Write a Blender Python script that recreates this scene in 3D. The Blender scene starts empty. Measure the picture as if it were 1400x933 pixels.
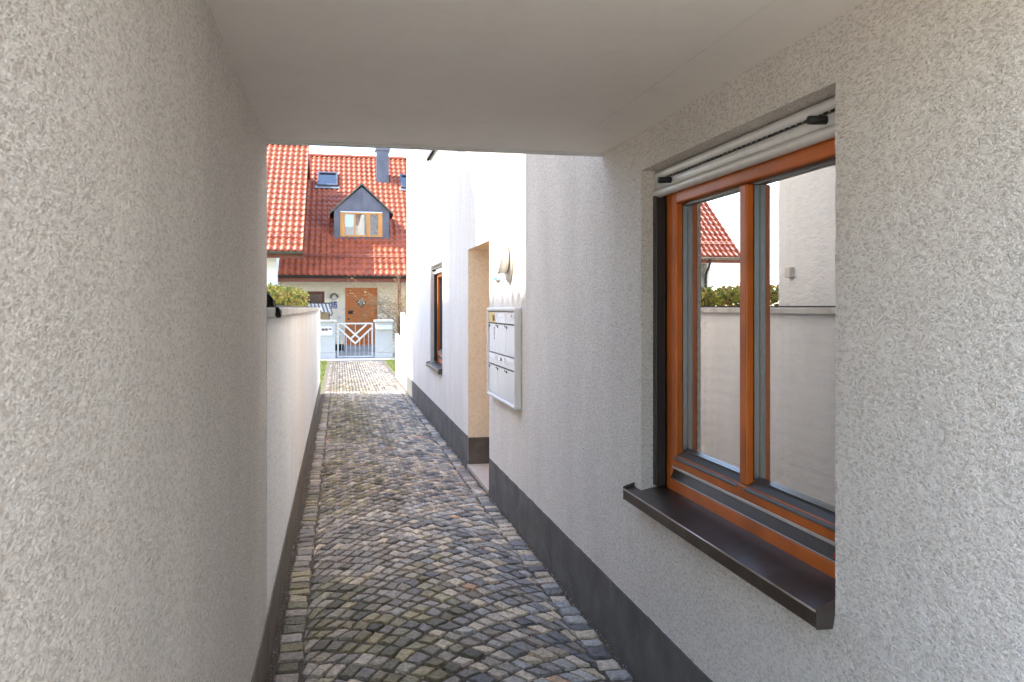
import bpy, math, random
import numpy as np
from mathutils import Vector, noise as mnoise
random.seed(7); rng = np.random.default_rng(7)
sc = bpy.context.scene
col = sc.collection
R = math.radians

# ------------------------------------------------------------------ materials
def new_mat(name):
    m = bpy.data.materials.new(name); m.use_nodes = True
    nt = m.node_tree
    return m, nt, nt.nodes, nt.links, nt.nodes['Principled BSDF']

def pmat(name, color, rough=0.6, metal=0.0, var=0.12, vscale=6.0, bump=0.0, bscale=80.0, bdist=0.004,
         spec=0.5, coat=0.0, detail=4.0, dirt=None, dscale=3.0, damount=0.4, distort=0.0, stretch=None):
    m, nt, N, L, b = new_mat(name)
    tc = N.new('ShaderNodeTexCoord')
    src = tc.outputs['Object']
    if stretch:
        mp = N.new('ShaderNodeMapping'); mp.inputs['Scale'].default_value = stretch
        L.new(src, mp.inputs['Vector']); src = mp.outputs['Vector']
    n = N.new('ShaderNodeTexNoise'); n.inputs['Scale'].default_value = vscale; n.inputs['Detail'].default_value = 6
    L.new(src, n.inputs['Vector'])
    mr = N.new('ShaderNodeMapRange'); mr.inputs['From Min'].default_value = .25; mr.inputs['From Max'].default_value = .75
    mr.inputs['To Min'].default_value = 1 - var; mr.inputs['To Max'].default_value = 1 + var
    L.new(n.outputs['Fac'], mr.inputs['Value'])
    mx = N.new('ShaderNodeMix'); mx.data_type = 'RGBA'; mx.blend_type = 'MULTIPLY'; mx.inputs['Factor'].default_value = 1
    mx.inputs['A'].default_value = (*color, 1)
    L.new(mr.outputs['Result'], mx.inputs['B'])
    out = mx.outputs['Result']
    if dirt:
        n2 = N.new('ShaderNodeTexNoise'); n2.inputs['Scale'].default_value = dscale; n2.inputs['Detail'].default_value = 8
        n2.inputs['Roughness'].default_value = .65
        L.new(src, n2.inputs['Vector'])
        m2 = N.new('ShaderNodeMapRange'); m2.inputs['From Min'].default_value = .5; m2.inputs['From Max'].default_value = .72
        m2.inputs['To Max'].default_value = damount
        L.new(n2.outputs['Fac'], m2.inputs['Value'])
        mx2 = N.new('ShaderNodeMix'); mx2.data_type = 'RGBA'
        L.new(m2.outputs['Result'], mx2.inputs['Factor']); L.new(out, mx2.inputs['A'])
        mx2.inputs['B'].default_value = (*dirt, 1); out = mx2.outputs['Result']
    L.new(out, b.inputs['Base Color'])
    b.inputs['Roughness'].default_value = rough; b.inputs['Metallic'].default_value = metal
    b.inputs['Specular IOR Level'].default_value = spec
    b.inputs['Coat Weight'].default_value = coat; b.inputs['Coat Roughness'].default_value = .2
    if bump:
        nb = N.new('ShaderNodeTexNoise'); nb.inputs['Scale'].default_value = bscale; nb.inputs['Detail'].default_value = detail
        nb.inputs['Distortion'].default_value = distort
        L.new(src, nb.inputs['Vector'])
        bp = N.new('ShaderNodeBump'); bp.inputs['Strength'].default_value = bump; bp.inputs['Distance'].default_value = bdist
        L.new(nb.outputs['Fac'], bp.inputs['Height']); L.new(bp.outputs['Normal'], b.inputs['Normal'])
    return m

def plaster(name, color, pit, s1=240, s2=128, dist=.008, speck=.62, strength=1.0):
    """scratched mineral render: worm-like grooves holding a little grime"""
    m, nt, N, L, b = new_mat(name)
    tc = N.new('ShaderNodeTexCoord')
    a = N.new('ShaderNodeTexNoise'); a.inputs['Scale'].default_value = s1; a.inputs['Detail'].default_value = 2.5; a.inputs['Distortion'].default_value = 1.2
    c = N.new('ShaderNodeTexVoronoi'); c.inputs['Scale'].default_value = s2; c.feature = 'SMOOTH_F1'
    d = N.new('ShaderNodeTexNoise'); d.inputs['Scale'].default_value = 2.2; d.inputs['Detail'].default_value = 7
    wv = N.new('ShaderNodeTexNoise'); wv.inputs['Scale'].default_value = 30; wv.inputs['Detail'].default_value = 2
    mp = N.new('ShaderNodeMapping'); mp.inputs['Scale'].default_value = (1, .5, 1); L.new(tc.outputs['Object'], mp.inputs['Vector'])
    for t in (a, wv): L.new(mp.outputs['Vector'], t.inputs['Vector'])
    mp2 = N.new('ShaderNodeMapping'); mp2.inputs['Scale'].default_value = (1, 1.6, .45); L.new(tc.outputs['Object'], mp2.inputs['Vector']); L.new(mp2.outputs['Vector'], d.inputs['Vector'])
    # warp the cells so that they read as worm tracks
    vm = N.new('ShaderNodeVectorMath'); vm.operation = 'MULTIPLY_ADD'; vm.inputs[1].default_value = (.03, .03, .03)
    L.new(wv.outputs['Color'], vm.inputs[0]); L.new(mp.outputs['Vector'], vm.inputs[2]); L.new(vm.outputs[0], c.inputs['Vector'])
    h = N.new('ShaderNodeMath'); h.operation = 'MULTIPLY_ADD'; h.inputs[1].default_value = .55
    L.new(c.outputs['Distance'], h.inputs[0]); L.new(a.outputs['Fac'], h.inputs[2])
    bp = N.new('ShaderNodeBump'); bp.inputs['Strength'].default_value = strength; bp.inputs['Distance'].default_value = dist
    L.new(h.outputs[0], bp.inputs['Height']); L.new(bp.outputs['Normal'], b.inputs['Normal'])
    mr = N.new('ShaderNodeMapRange'); mr.inputs['From Min'].default_value = .78; mr.inputs['From Max'].default_value = .52
    mr.inputs['To Max'].default_value = speck
    L.new(h.outputs[0], mr.inputs['Value'])
    m1 = N.new('ShaderNodeMix'); m1.data_type = 'RGBA'; m1.inputs['A'].default_value = (*color, 1); m1.inputs['B'].default_value = (*pit, 1)
    L.new(mr.outputs['Result'], m1.inputs['Factor'])
    m2 = N.new('ShaderNodeMapRange'); m2.inputs['From Min'].default_value = .3; m2.inputs['From Max'].default_value = .7
    m2.inputs['To Min'].default_value = .93; m2.inputs['To Max'].default_value = 1.03
    L.new(d.outputs['Fac'], m2.inputs['Value'])
    mx = N.new('ShaderNodeMix'); mx.data_type = 'RGBA'; mx.blend_type = 'MULTIPLY'; mx.inputs['Factor'].default_value = 1
    L.new(m1.outputs['Result'], mx.inputs['A']); L.new(m2.outputs['Result'], mx.inputs['B'])
    L.new(mx.outputs['Result'], b.inputs['Base Color'])
    b.inputs['Roughness'].default_value = .9; b.inputs['Specular IOR Level'].default_value = .2
    return m

def glass_mat(name, ior=1.9, tint=(.9, .95, .93), base=0.0):
    m, nt, N, L, b = new_mat(name)
    N.remove(b)
    fr = N.new('ShaderNodeFresnel'); fr.inputs['IOR'].default_value = ior
    t = N.new('ShaderNodeBsdfTransparent'); t.inputs['Color'].default_value = (*tint, 1)
    g = N.new('ShaderNodeBsdfGlossy'); g.inputs['Roughness'].default_value = 0.0; g.inputs['Color'].default_value = (.97, .98, 1, 1)
    mx = N.new('ShaderNodeMixShader')
    mr = N.new('ShaderNodeMapRange'); mr.inputs['To Min'].default_value = base; L.new(fr.outputs[0], mr.inputs['Value']); L.new(mr.outputs['Result'], mx.inputs[0]); L.new(t.outputs[0], mx.inputs[1]); L.new(g.outputs[0], mx.inputs[2])
    L.new(mx.outputs[0], N['Material Output'].inputs['Surface'])
    return m

def attr_mat(name, rough=.8, bump=.5, bscale=120, bdist=.003, mottle=.3, trans=0.0, spec=.4):
    m, nt, N, L, b = new_mat(name)
    at = N.new('ShaderNodeAttribute'); at.attribute_name = 'col'
    tc = N.new('ShaderNodeTexCoord')
    n = N.new('ShaderNodeTexNoise'); n.inputs['Scale'].default_value = bscale * .5; n.inputs['Detail'].default_value = 6; n.inputs['Roughness'].default_value = .7
    L.new(tc.outputs['Object'], n.inputs['Vector'])
    mr = N.new('ShaderNodeMapRange'); mr.inputs['From Min'].default_value = .3; mr.inputs['From Max'].default_value = .7
    mr.inputs['To Min'].default_value = 1 - mottle; mr.inputs['To Max'].default_value = 1 + mottle
    L.new(n.outputs['Fac'], mr.inputs['Value'])
    mx = N.new('ShaderNodeMix'); mx.data_type = 'RGBA'; mx.blend_type = 'MULTIPLY'; mx.inputs['Factor'].default_value = 1
    L.new(at.outputs['Color'], mx.inputs['A']); L.new(mr.outputs['Result'], mx.inputs['B'])
    L.new(mx.outputs['Result'], b.inputs['Base Color'])
    b.inputs['Roughness'].default_value = rough; b.inputs['Specular IOR Level'].default_value = spec
    if bump:
        nb = N.new('ShaderNodeTexNoise'); nb.inputs['Scale'].default_value = bscale; nb.inputs['Detail'].default_value = 5
        L.new(tc.outputs['Object'], nb.inputs['Vector'])
        bp = N.new('ShaderNodeBump'); bp.inputs['Strength'].default_value = bump; bp.inputs['Distance'].default_value = bdist
        L.new(nb.outputs['Fac'], bp.inputs['Height']); L.new(bp.outputs['Normal'], b.inputs['Normal'])
    if trans:
        tr = N.new('ShaderNodeBsdfTranslucent'); L.new(mx.outputs['Result'], tr.inputs['Color'])
        ms = N.new('ShaderNodeMixShader'); ms.inputs[0].default_value = trans
        L.new(b.outputs[0], ms.inputs[1]); L.new(tr.outputs[0], ms.inputs[2])
        L.new(ms.outputs[0], N['Material Output'].inputs['Surface'])
    return m

def plank_mat(name, color, groove, pitch=.105):
    m, nt, N, L, b = new_mat(name)
    tc = N.new('ShaderNodeTexCoord'); sx = N.new('ShaderNodeSeparateXYZ'); L.new(tc.outputs['Object'], sx.inputs[0])
    ad = N.new('ShaderNodeMath'); ad.operation = 'ADD'; L.new(sx.outputs['X'], ad.inputs[0]); L.new(sx.outputs['Z'], ad.inputs[1])
    dv = N.new('ShaderNodeMath'); dv.operation = 'DIVIDE'; dv.inputs[1].default_value = pitch; L.new(ad.outputs[0], dv.inputs[0])
    fr = N.new('ShaderNodeMath'); fr.operation = 'FRACT'; L.new(dv.outputs[0], fr.inputs[0])
    lt = N.new('ShaderNodeMath'); lt.operation = 'LESS_THAN'; lt.inputs[1].default_value = .14; L.new(fr.outputs[0], lt.inputs[0])
    mx = N.new('ShaderNodeMix'); mx.data_type = 'RGBA'; mx.inputs['A'].default_value = (*color, 1); mx.inputs['B'].default_value = (*groove, 1)
    L.new(lt.outputs[0], mx.inputs['Factor']); L.new(mx.outputs['Result'], b.inputs['Base Color'])
    b.inputs['Roughness'].default_value = .4
    return m

def stripe_mat(name, ca, cb, pitch):
    m, nt, N, L, b = new_mat(name)
    tc = N.new('ShaderNodeTexCoord'); sx = N.new('ShaderNodeSeparateXYZ'); L.new(tc.outputs['Object'], sx.inputs[0])
    dv = N.new('ShaderNodeMath'); dv.operation = 'DIVIDE'; dv.inputs[1].default_value = pitch; ad = N.new('ShaderNodeMath'); ad.operation = 'MULTIPLY_ADD'; ad.inputs[1].default_value = .35; L.new(sx.outputs['Z'], ad.inputs[0]); L.new(sx.outputs['X'], ad.inputs[2]); L.new(ad.outputs[0], dv.inputs[0])
    fr = N.new('ShaderNodeMath'); fr.operation = 'FRACT'; L.new(dv.outputs[0], fr.inputs[0])
    lt = N.new('ShaderNodeMath'); lt.operation = 'LESS_THAN'; lt.inputs[1].default_value = .45; L.new(fr.outputs[0], lt.inputs[0])
    mx = N.new('ShaderNodeMix'); mx.data_type = 'RGBA'; mx.inputs['A'].default_value = (*ca, 1); mx.inputs['B'].default_value = (*cb, 1)
    L.new(lt.outputs[0], mx.inputs['Factor']); L.new(mx.outputs['Result'], b.inputs['Base Color'])
    b.inputs['Roughness'].default_value = .8
    return m

def fabric_mat(name, color):
    m, nt, N, L, b = new_mat(name)
    b.inputs['Base Color'].default_value = (*color, 1); b.inputs['Roughness'].default_value = .9
    tr = N.new('ShaderNodeBsdfTranslucent'); tr.inputs['Color'].default_value = (*color, 1)
    ms = N.new('ShaderNodeMixShader'); ms.inputs[0].default_value = .25
    L.new(b.outputs[0], ms.inputs[1]); L.new(tr.outputs[0], ms.inputs[2]); L.new(ms.outputs[0], N['Material Output'].inputs['Surface'])
    return m

M = {}
M['plaster'] = plaster('white_render', (.87, .82, .755), (.44, .38, .315))
M['plaster_far'] = plaster('white_render_far', (.85, .845, .83), (.66, .65, .63), s1=60, s2=30, dist=.006, speck=.3)
M['plaster_sand'] = plaster('sand_render', (.88, .80, .63), (.72, .63, .48), s1=60, s2=34, dist=.007)
M['cream'] = pmat('cream_wall_paint', (.88, .80, .65), .9, bump=.3, bscale=60, var=.05)
M['ceiling'] = pmat('soffit_paint', (.86, .82, .76), .75, var=.02, vscale=1.6, bump=.12, bscale=220, bdist=.001, dirt=(.50, .47, .42), dscale=7, damount=.12)
M['crack'] = pmat('filled_crack', (.72, .69, .65), .8, var=.1, vscale=9)
M['blocker'] = pmat('pale_grey_blocker', (.34, .325, .30), .85, var=.15)
M['plinth'] = pmat('grey_plinth_paint', (.098, .092, .084), .8, var=.4, vscale=4, bump=.6, bscale=110, bdist=.004, dirt=(.17, .16, .145), dscale=6, damount=.75)
M['plinth_brown'] = pmat('brown_plinth_paint', (.13, .105, .08), .8, var=.3, vscale=6, bump=.4, bscale=70, bdist=.003, dirt=(.2, .18, .15), dscale=8, damount=.5)
M['orange'] = pmat('varnished_orange_wood', (.46, .11, .014), .42, var=.34, vscale=26, bump=.06, bscale=60, stretch=(1, .15, .2), spec=.3)
M['orange_far'] = pmat('larch_orange_wood', (.56, .24, .05), .4, var=.2, vscale=12, stretch=(1, 1, .1))
M['door_wood'] = pmat('door_orange_wood', (.58, .17, .026), .4, var=.2, vscale=10, stretch=(2, 1, .2))
M['door_planks'] = plank_mat('door_diagonal_boards', (.60, .18, .03), (.20, .055, .014))
M['redwood'] = pmat('red_brown_stained_wood', (.17, .045, .022), .55, var=.25, vscale=10)
M['bronze'] = pmat('dark_bronze_sheet', (.075, .055, .043), .33, metal=.55, var=.22, vscale=7, bump=.05, bscale=30, dirt=(.13, .12, .11), dscale=10, damount=.5)
M['highlight_bronze'] = pmat('bronze_edge_highlight', (.36, .31, .27), .3, metal=.6, var=.35, vscale=9)
M['alu_dark'] = pmat('dark_aluminium', (.09, .09, .088), .35, metal=.7, var=.08)
M['alu_grey'] = pmat('grey_aluminium', (.27, .27, .265), .4, metal=.5, var=.06)
M['bead'] = pmat('grey_drip_bead', (.085, .08, .072), .45, var=.1, spec=.35)
M['alu_bright'] = pmat('bright_aluminium', (.62, .61, .60), .3, metal=.7, var=.06)
M['white_slat'] = pmat('white_shutter_slat', (.66, .65, .63), .3, var=.05, dirt=(.4, .38, .35), dscale=25, damount=.3)
M['white_metal'] = pmat('white_lacquer', (.66, .66, .65), .35, var=.04)
M['white_box'] = pmat('letterbox_white_lacquer', (.72, .74, .77), .22, var=.03)
M['rebate'] = pmat('dark_rebate', (.03, .016, .010), .6)
M['rail_brown'] = pmat('dark_brown_rail', (.028, .023, .02), .4, metal=.4)
M['rubber'] = pmat('black_rubber', (.012, .013, .012), .55, var=.15)
M['black'] = pmat('black_gap', (.01, .01, .01), .8)
M['dark_metal'] = pmat('black_iron', (.025, .025, .027), .45, metal=.4)
M['glass'] = glass_mat('window_glass', 1.9, base=.56)
M['glass_far'] = glass_mat('far_window_glass', 2.4)
M['blind'] = fabric_mat('white_pleated_fabric', (.90, .88, .80))
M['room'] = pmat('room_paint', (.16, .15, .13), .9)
M['zinc'] = pmat('dark_zinc_sheet', (.115, .108, .125), .42, metal=.45, var=.3, vscale=2.2)
M['gutter'] = pmat('dark_brown_gutter', (.035, .032, .03), .4, metal=.4)
M['gutter_green'] = pmat('olive_brown_gutter', (.10, .09, .065), .45, metal=.4)
M['tile'] = pmat('glazed_clay_tile', (.36, .075, .024), .48, var=.30, vscale=3.1, spec=.35, coat=.05, dirt=(.17, .04, .022), dscale=5, damount=.45)
M['granite'] = pmat('grey_granite', (.36, .35, .34), .75, var=.3, vscale=120, bump=.2)
M['threshold'] = pmat('beige_granite', (.44, .38, .32), .7, var=.4, vscale=90, bump=.2)
M['coping'] = pmat('pale_coping_stone', (.58, .56, .52), .8, var=.15, vscale=9, bump=.3, bscale=60, dirt=(.30, .27, .23), dscale=6, damount=.7)
M['pillar'] = pmat('pale_concrete', (.47, .47, .46), .8, var=.06, bump=.2, bscale=70)
M['blue'] = pmat('blue_enamel', (.012, .028, .16), .25)
M['teal'] = pmat('teal_enamel', (.05, .30, .42), .3)
M['white_paint'] = pmat('white_lettering', (.82, .82, .82), .5, var=.02)
M['lamp_glass'] = pmat('opal_glass', (.80, .77, .70), .25, var=.02)
M['lamp_plate'] = pmat('cream_lamp_plate', (.62, .58, .52), .4, var=.03)
M['tan'] = pmat('tan_board', (.38, .28, .16), .7)
M['yellow'] = pmat('yellow_sticker', (.62, .46, .16), .5, var=.35, vscale=60)
M['brown_mark'] = pmat('brown_print', (.10, .05, .04), .6)
M['red'] = pmat('red_label', (.50, .03, .04), .5)
M['awning'] = stripe_mat('striped_canvas', (.50, .46, .40), (.13, .085, .055), .115)
M['bag'] = pmat('black_foil', (.014, .013, .012), .6, var=.3, vscale=20, bump=.6, bscale=25, bdist=.012, spec=.25)
M['stone'] = attr_mat('cobble_stone', .68, bump=1.0, bscale=105, bdist=.008, mottle=.5, spec=.3)
M['leaf'] = attr_mat('hedge_leaf', .5, bump=0, mottle=.2, trans=.35)
M['grass'] = attr_mat('grass_blade', .6, bump=0, mottle=.2, trans=.3)
M['bark'] = pmat('tan_bark', (.26, .17, .09), .85, var=.3, vscale=20)
M['joint'] = pmat('grit_joint', (.075, .058, .042), .95, var=.55, vscale=160, bump=1.0, bscale=190, bdist=.006, dirt=(.30, .25, .19), dscale=170, damount=.9)
M['earth'] = pmat('ground_paving', (.66, .59, .49), .95, var=.2, vscale=2.5, bump=.4, bscale=30)
M['lawn'] = pmat('lawn_soil', (.085, .11, .03), .95, var=.4, vscale=5)

# ------------------------------------------------------------------ mesh helpers
class MB:
    def __init__(s): s.v = []; s.f = []; s.c = []; s.sm = []
    def add(s, vs, fs, c=None, smooth=False):
        o = len(s.v); s.v += [tuple(p) for p in vs]; s.f += [tuple(i + o for i in f) for f in fs]
        s.c += [c] * len(fs); s.sm += [smooth] * len(fs); return s
    def box(s, x0, x1, y0, y1, z0, z1, c=None):
        return s.add([(x0, y0, z0), (x1, y0, z0), (x1, y1, z0), (x0, y1, z0), (x0, y0, z1), (x1, y0, z1), (x1, y1, z1), (x0, y1, z1)],
                     [(0, 3, 2, 1), (4, 5, 6, 7), (0, 1, 5, 4), (1, 2, 6, 5), (2, 3, 7, 6), (3, 0, 4, 7)], c)
    def quad(s, a, b, c_, d, c=None): return s.add([a, b, c_, d], [(0, 1, 2, 3)], c)
    def prism(s, pts, d, c=None):
        """polygon (3-D points) pushed along vector d"""
        n = len(pts); d = Vector(d)
        vs = [Vector(p) for p in pts] + [Vector(p) + d for p in pts]
        fs = [tuple(range(n - 1, -1, -1)), tuple(range(n, 2 * n))] + [(i, (i + 1) % n, n + (i + 1) % n, n + i) for i in range(n)]
        return s.add(vs, fs, c)
    def tube(s, path, r, n=10, c=None, cap=True):
        P = [Vector(p) for p in path]; k = len(P); rs = r if isinstance(r, (list, tuple)) else [r] * k
        vs = []; fs = []
        up = None
        for i in range(k):
            t = (P[min(i + 1, k - 1)] - P[max(i - 1, 0)]).normalized()
            if up is None: up = Vector((0, 0, 1)) if abs(t.z) < .9 else Vector((1, 0, 0))
            a = t.cross(up).normalized(); b = a.cross(t).normalized(); up = b
            for j in range(n):
                th = 2 * math.pi * j / n
                vs.append(P[i] + a * (rs[i] * math.cos(th)) + b * (rs[i] * math.sin(th)))
        for i in range(k - 1):
            for j in range(n):
                fs.append((i * n + j, i * n + (j + 1) % n, (i + 1) * n + (j + 1) % n, (i + 1) * n + j))
        if cap: fs.append(tuple(range(n - 1, -1, -1))); fs.append(tuple(range((k - 1) * n, k * n)))
        return s.add(vs, fs, c, smooth=n > 5)
    def bar(s, a, b, w, t, c=None):
        """flat bar in the XZ plane from a to b: width w in plane, thickness t along Y"""
        a = Vector(a); b = Vector(b); d = (b - a).normalized(); n = Vector((-d.z, 0, d.x)) * (w / 2)
        return s.prism([a + n, a - n, b - n, b + n], (0, t, 0), c)
    def build(s, name, mat, parent=None, root=None, bevel=0.0, kind=None):
        off = Vector(root.location) if root is not None else Vector((0, 0, 0))
        me = bpy.data.meshes.new(name)
        me.from_pydata([tuple(Vector(p) - off) for p in s.v], [], s.f)
        me.materials.append(mat)
        if any(s.sm): me.polygons.foreach_set('use_smooth', s.sm)
        if any(c is not None for c in s.c):
            at = me.attributes.new('col', 'FLOAT_COLOR', 'FACE')
            at.data.foreach_set('color', np.array([[*(c or (.5, .5, .5)), 1] for c in s.c], dtype=np.float32).ravel())
        me.update()
        o = bpy.data.objects.new(name, me); col.objects.link(o)
        if parent is not None: o.parent = parent
        if kind: o['kind'] = kind
        if bevel:
            b = o.modifiers.new('Bevel', 'BEVEL'); b.width = bevel; b.segments = 2; b.limit_method = 'ANGLE'; b.angle_limit = R(40)
        return o

def thing(name, label, cat, loc, group=None):
    o = bpy.data.objects.new(name, None); col.objects.link(o); o.location = loc; o.empty_display_size = .2
    o['label'] = label; o['category'] = cat
    if group: o['group'] = group
    return o
def tag(o, label, cat, group=None):
    o['label'] = label; o['category'] = cat
    if group: o['group'] = group
    return o
def text_mesh(name, txt, size, mat, loc, rot, parent, root, align='CENTER', extrude=.0015):
    cu = bpy.data.curves.new(name, 'FONT'); cu.body = txt; cu.size = size; cu.align_x = align; cu.align_y = 'CENTER'; cu.extrude = extrude
    tmp = bpy.data.objects.new(name, cu); col.objects.link(tmp)
    dg = bpy.context.evaluated_depsgraph_get()
    me = bpy.data.meshes.new_from_object(tmp.evaluated_get(dg)); bpy.data.objects.remove(tmp)
    me.materials.clear(); me.materials.append(mat)
    o = bpy.data.objects.new(name, me); col.objects.link(o)
    o.parent = parent; o.location = Vector(loc) - Vector(root.location); o.rotation_euler = rot
    return o

def lin(a, b, step):
    n = max(1, int(round((b - a) / step))); return [a + (b - a) * i / n for i in range(n + 1)]

def wall_x(mb, X, ys, zs, holes, amp=0.0, fine=(0, 0), nx=-1):
    """wall in the plane x = X facing -x, on grid lines ys, zs, leaving holes (y0, y1, z0, z1, depth) with reveals"""
    for h in holes: ys = ys + [h[0], h[1]]; zs = zs + [h[2], h[3]]
    def clean(a, keep):
        a = sorted(set(round(t, 4) for t in a)); out = []
        ks = [round(k, 4) for k in keep]
        for t in a:
            if t in ks: 
                if out and abs(out[-1] - t) < .006 and out[-1] not in ks: out.pop()
                out.append(t)
            elif not out or abs(out[-1] - t) >= .006: out.append(t)
        return out
    ys = clean(ys, [h[0] for h in holes] + [h[1] for h in holes]); zs = clean(zs, [h[2] for h in holes] + [h[3] for h in holes])
    idx = {}; vs = []
    def vid(i, j):
        k = (i, j)
        if k not in idx:
            y, z = ys[i], zs[j]; x = X
            if amp and fine[0] < y < fine[1]:
                x += amp * mnoise.noise(Vector((y * 38, z * 38, 0))) + amp * .8 * mnoise.noise(Vector((y * 13, z * 13, 5)))
                for h in holes:
                    on_y = (abs(y - h[0]) < 1e-4 or abs(y - h[1]) < 1e-4) and h[2] - 1e-4 <= z <= h[3] + 1e-4
                    on_z = (abs(z - h[2]) < 1e-4 or abs(z - h[3]) < 1e-4) and h[0] - 1e-4 <= y <= h[1] + 1e-4
                    if on_y: y += .0042 * mnoise.noise(Vector((z * 70, y, 9)))
                    if on_z: z += .0025 * mnoise.noise(Vector((y * 60, z, 3)))
            idx[k] = len(vs); vs.append((x, y, z))
        return idx[k]
    fs = []
    for i in range(len(ys) - 1):
        for j in range(len(zs) - 1):
            cy, cz = (ys[i] + ys[i + 1]) / 2, (zs[j] + zs[j + 1]) / 2
            if any(h[0] < cy < h[1] and h[2] < cz < h[3] for h in holes): continue
            fs.append((vid(i, j), vid(i, j + 1), vid(i + 1, j + 1), vid(i + 1, j)))
    rev = []
    for h in holes:
        iy = [i for i, y in enumerate(ys) if h[0] - 1e-4 <= y <= h[1] + 1e-4]; jz = [j for j, z in enumerate(zs) if h[2] - 1e-4 <= z <= h[3] + 1e-4]
        def strip(ids, flip):
            for a, b in zip(ids[:-1], ids[1:]):
                A, B = vs[a], vs[b]
                base = len(vs); vs.append((X + h[4], A[1], A[2])); vs.append((X + h[4], B[1], B[2]))
                f = (a, b, base + 1, base); rev.append((h, f if not flip else f[::-1]))
        strip([vid(iy[0], j) for j in jz], False); strip([vid(iy[-1], j) for j in jz], True)
        strip([vid(i, jz[0]) for i in iy], True); strip([vid(i, jz[-1]) for i in iy], False)
    return vs, fs, rev

# ------------------------------------------------------------------ camera, light
XR = 1.258; XL = -.32; PY = 3.85; CZ = 2.35; PB = .5; LB = .35; RB = .25
cam = bpy.data.cameras.new('Camera'); co = bpy.data.objects.new('Camera', cam); col.objects.link(co)
cam.sensor_width = 36; cam.lens = 1130 / 1400 * 36; cam.clip_end = 2000; cam.clip_start = .05
co.location = (0, 0, 1.6); co.rotation_euler = (R(90), 0, -R(11.7723)); cam.shift_y = -45.5 / 1400
cam.dof.use_dof = True; cam.dof.focus_distance = 5.5; cam.dof.aperture_fstop = 13
sc.camera = co

ELEV = R(45); AZ = .2; SUN = Vector((-math.cos(ELEV), AZ * math.cos(ELEV), math.sin(ELEV) * math.hypot(1, AZ))).normalized()
sl = bpy.data.lights.new('Sun', 'SUN'); sl.energy = 2.4; sl.angle = R(.5); sl.color = (1, .94, .84)
so = bpy.data.objects.new('Sun', sl); col.objects.link(so); so.rotation_euler = SUN.to_track_quat('Z', 'Y').to_euler(); so.location = (-20, 0, 30)
w = bpy.data.worlds.new('World'); sc.world = w; w.use_nodes = True
wn = w.node_tree.nodes; bg = wn['Background']
sky = wn.new('ShaderNodeTexSky'); sky.sky_type = 'NISHITA'; sky.sun_disc = False
sky.sun_elevation = ELEV; sky.sun_rotation = math.atan2(SUN.x, SUN.y); sky.air_density = 1.0; sky.dust_density = .7; sky.ozone_density = 1.0
w.node_tree.links.new(sky.outputs[0], bg.inputs['Color']); bg.inputs['Strength'].default_value = .15
sc.view_settings.view_transform = 'Standard'; sc.view_settings.look = 'None'; sc.view_settings.gamma = 1
sc.view_settings.exposure = 2.82
sc.cycles.max_bounces = 12; sc.cycles.diffuse_bounces = 8; sc.cycles.glossy_bounces = 6; sc.cycles.transparent_max_bounces = 12
sc.cycles.caustics_reflective = False; sc.cycles.caustics_refractive = False
sc.cycles.sample_clamp_indirect = 6

# ------------------------------------------------------------------ ground
def joined_ground():
    MB().box(-400, 400, -400, 400, -.5, -.012).build('ground', M['earth'], kind='structure')
    MB().box(-9, -.345, 15.9, 25.7, -.3, .0).build('lawn_soil', M['lawn'], kind='structure')
    MB().box(1.31, 9, 16.5, 25.7, -.3, .0).build('lawn_soil', M['lawn'], kind='structure')
joined_ground()

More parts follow.
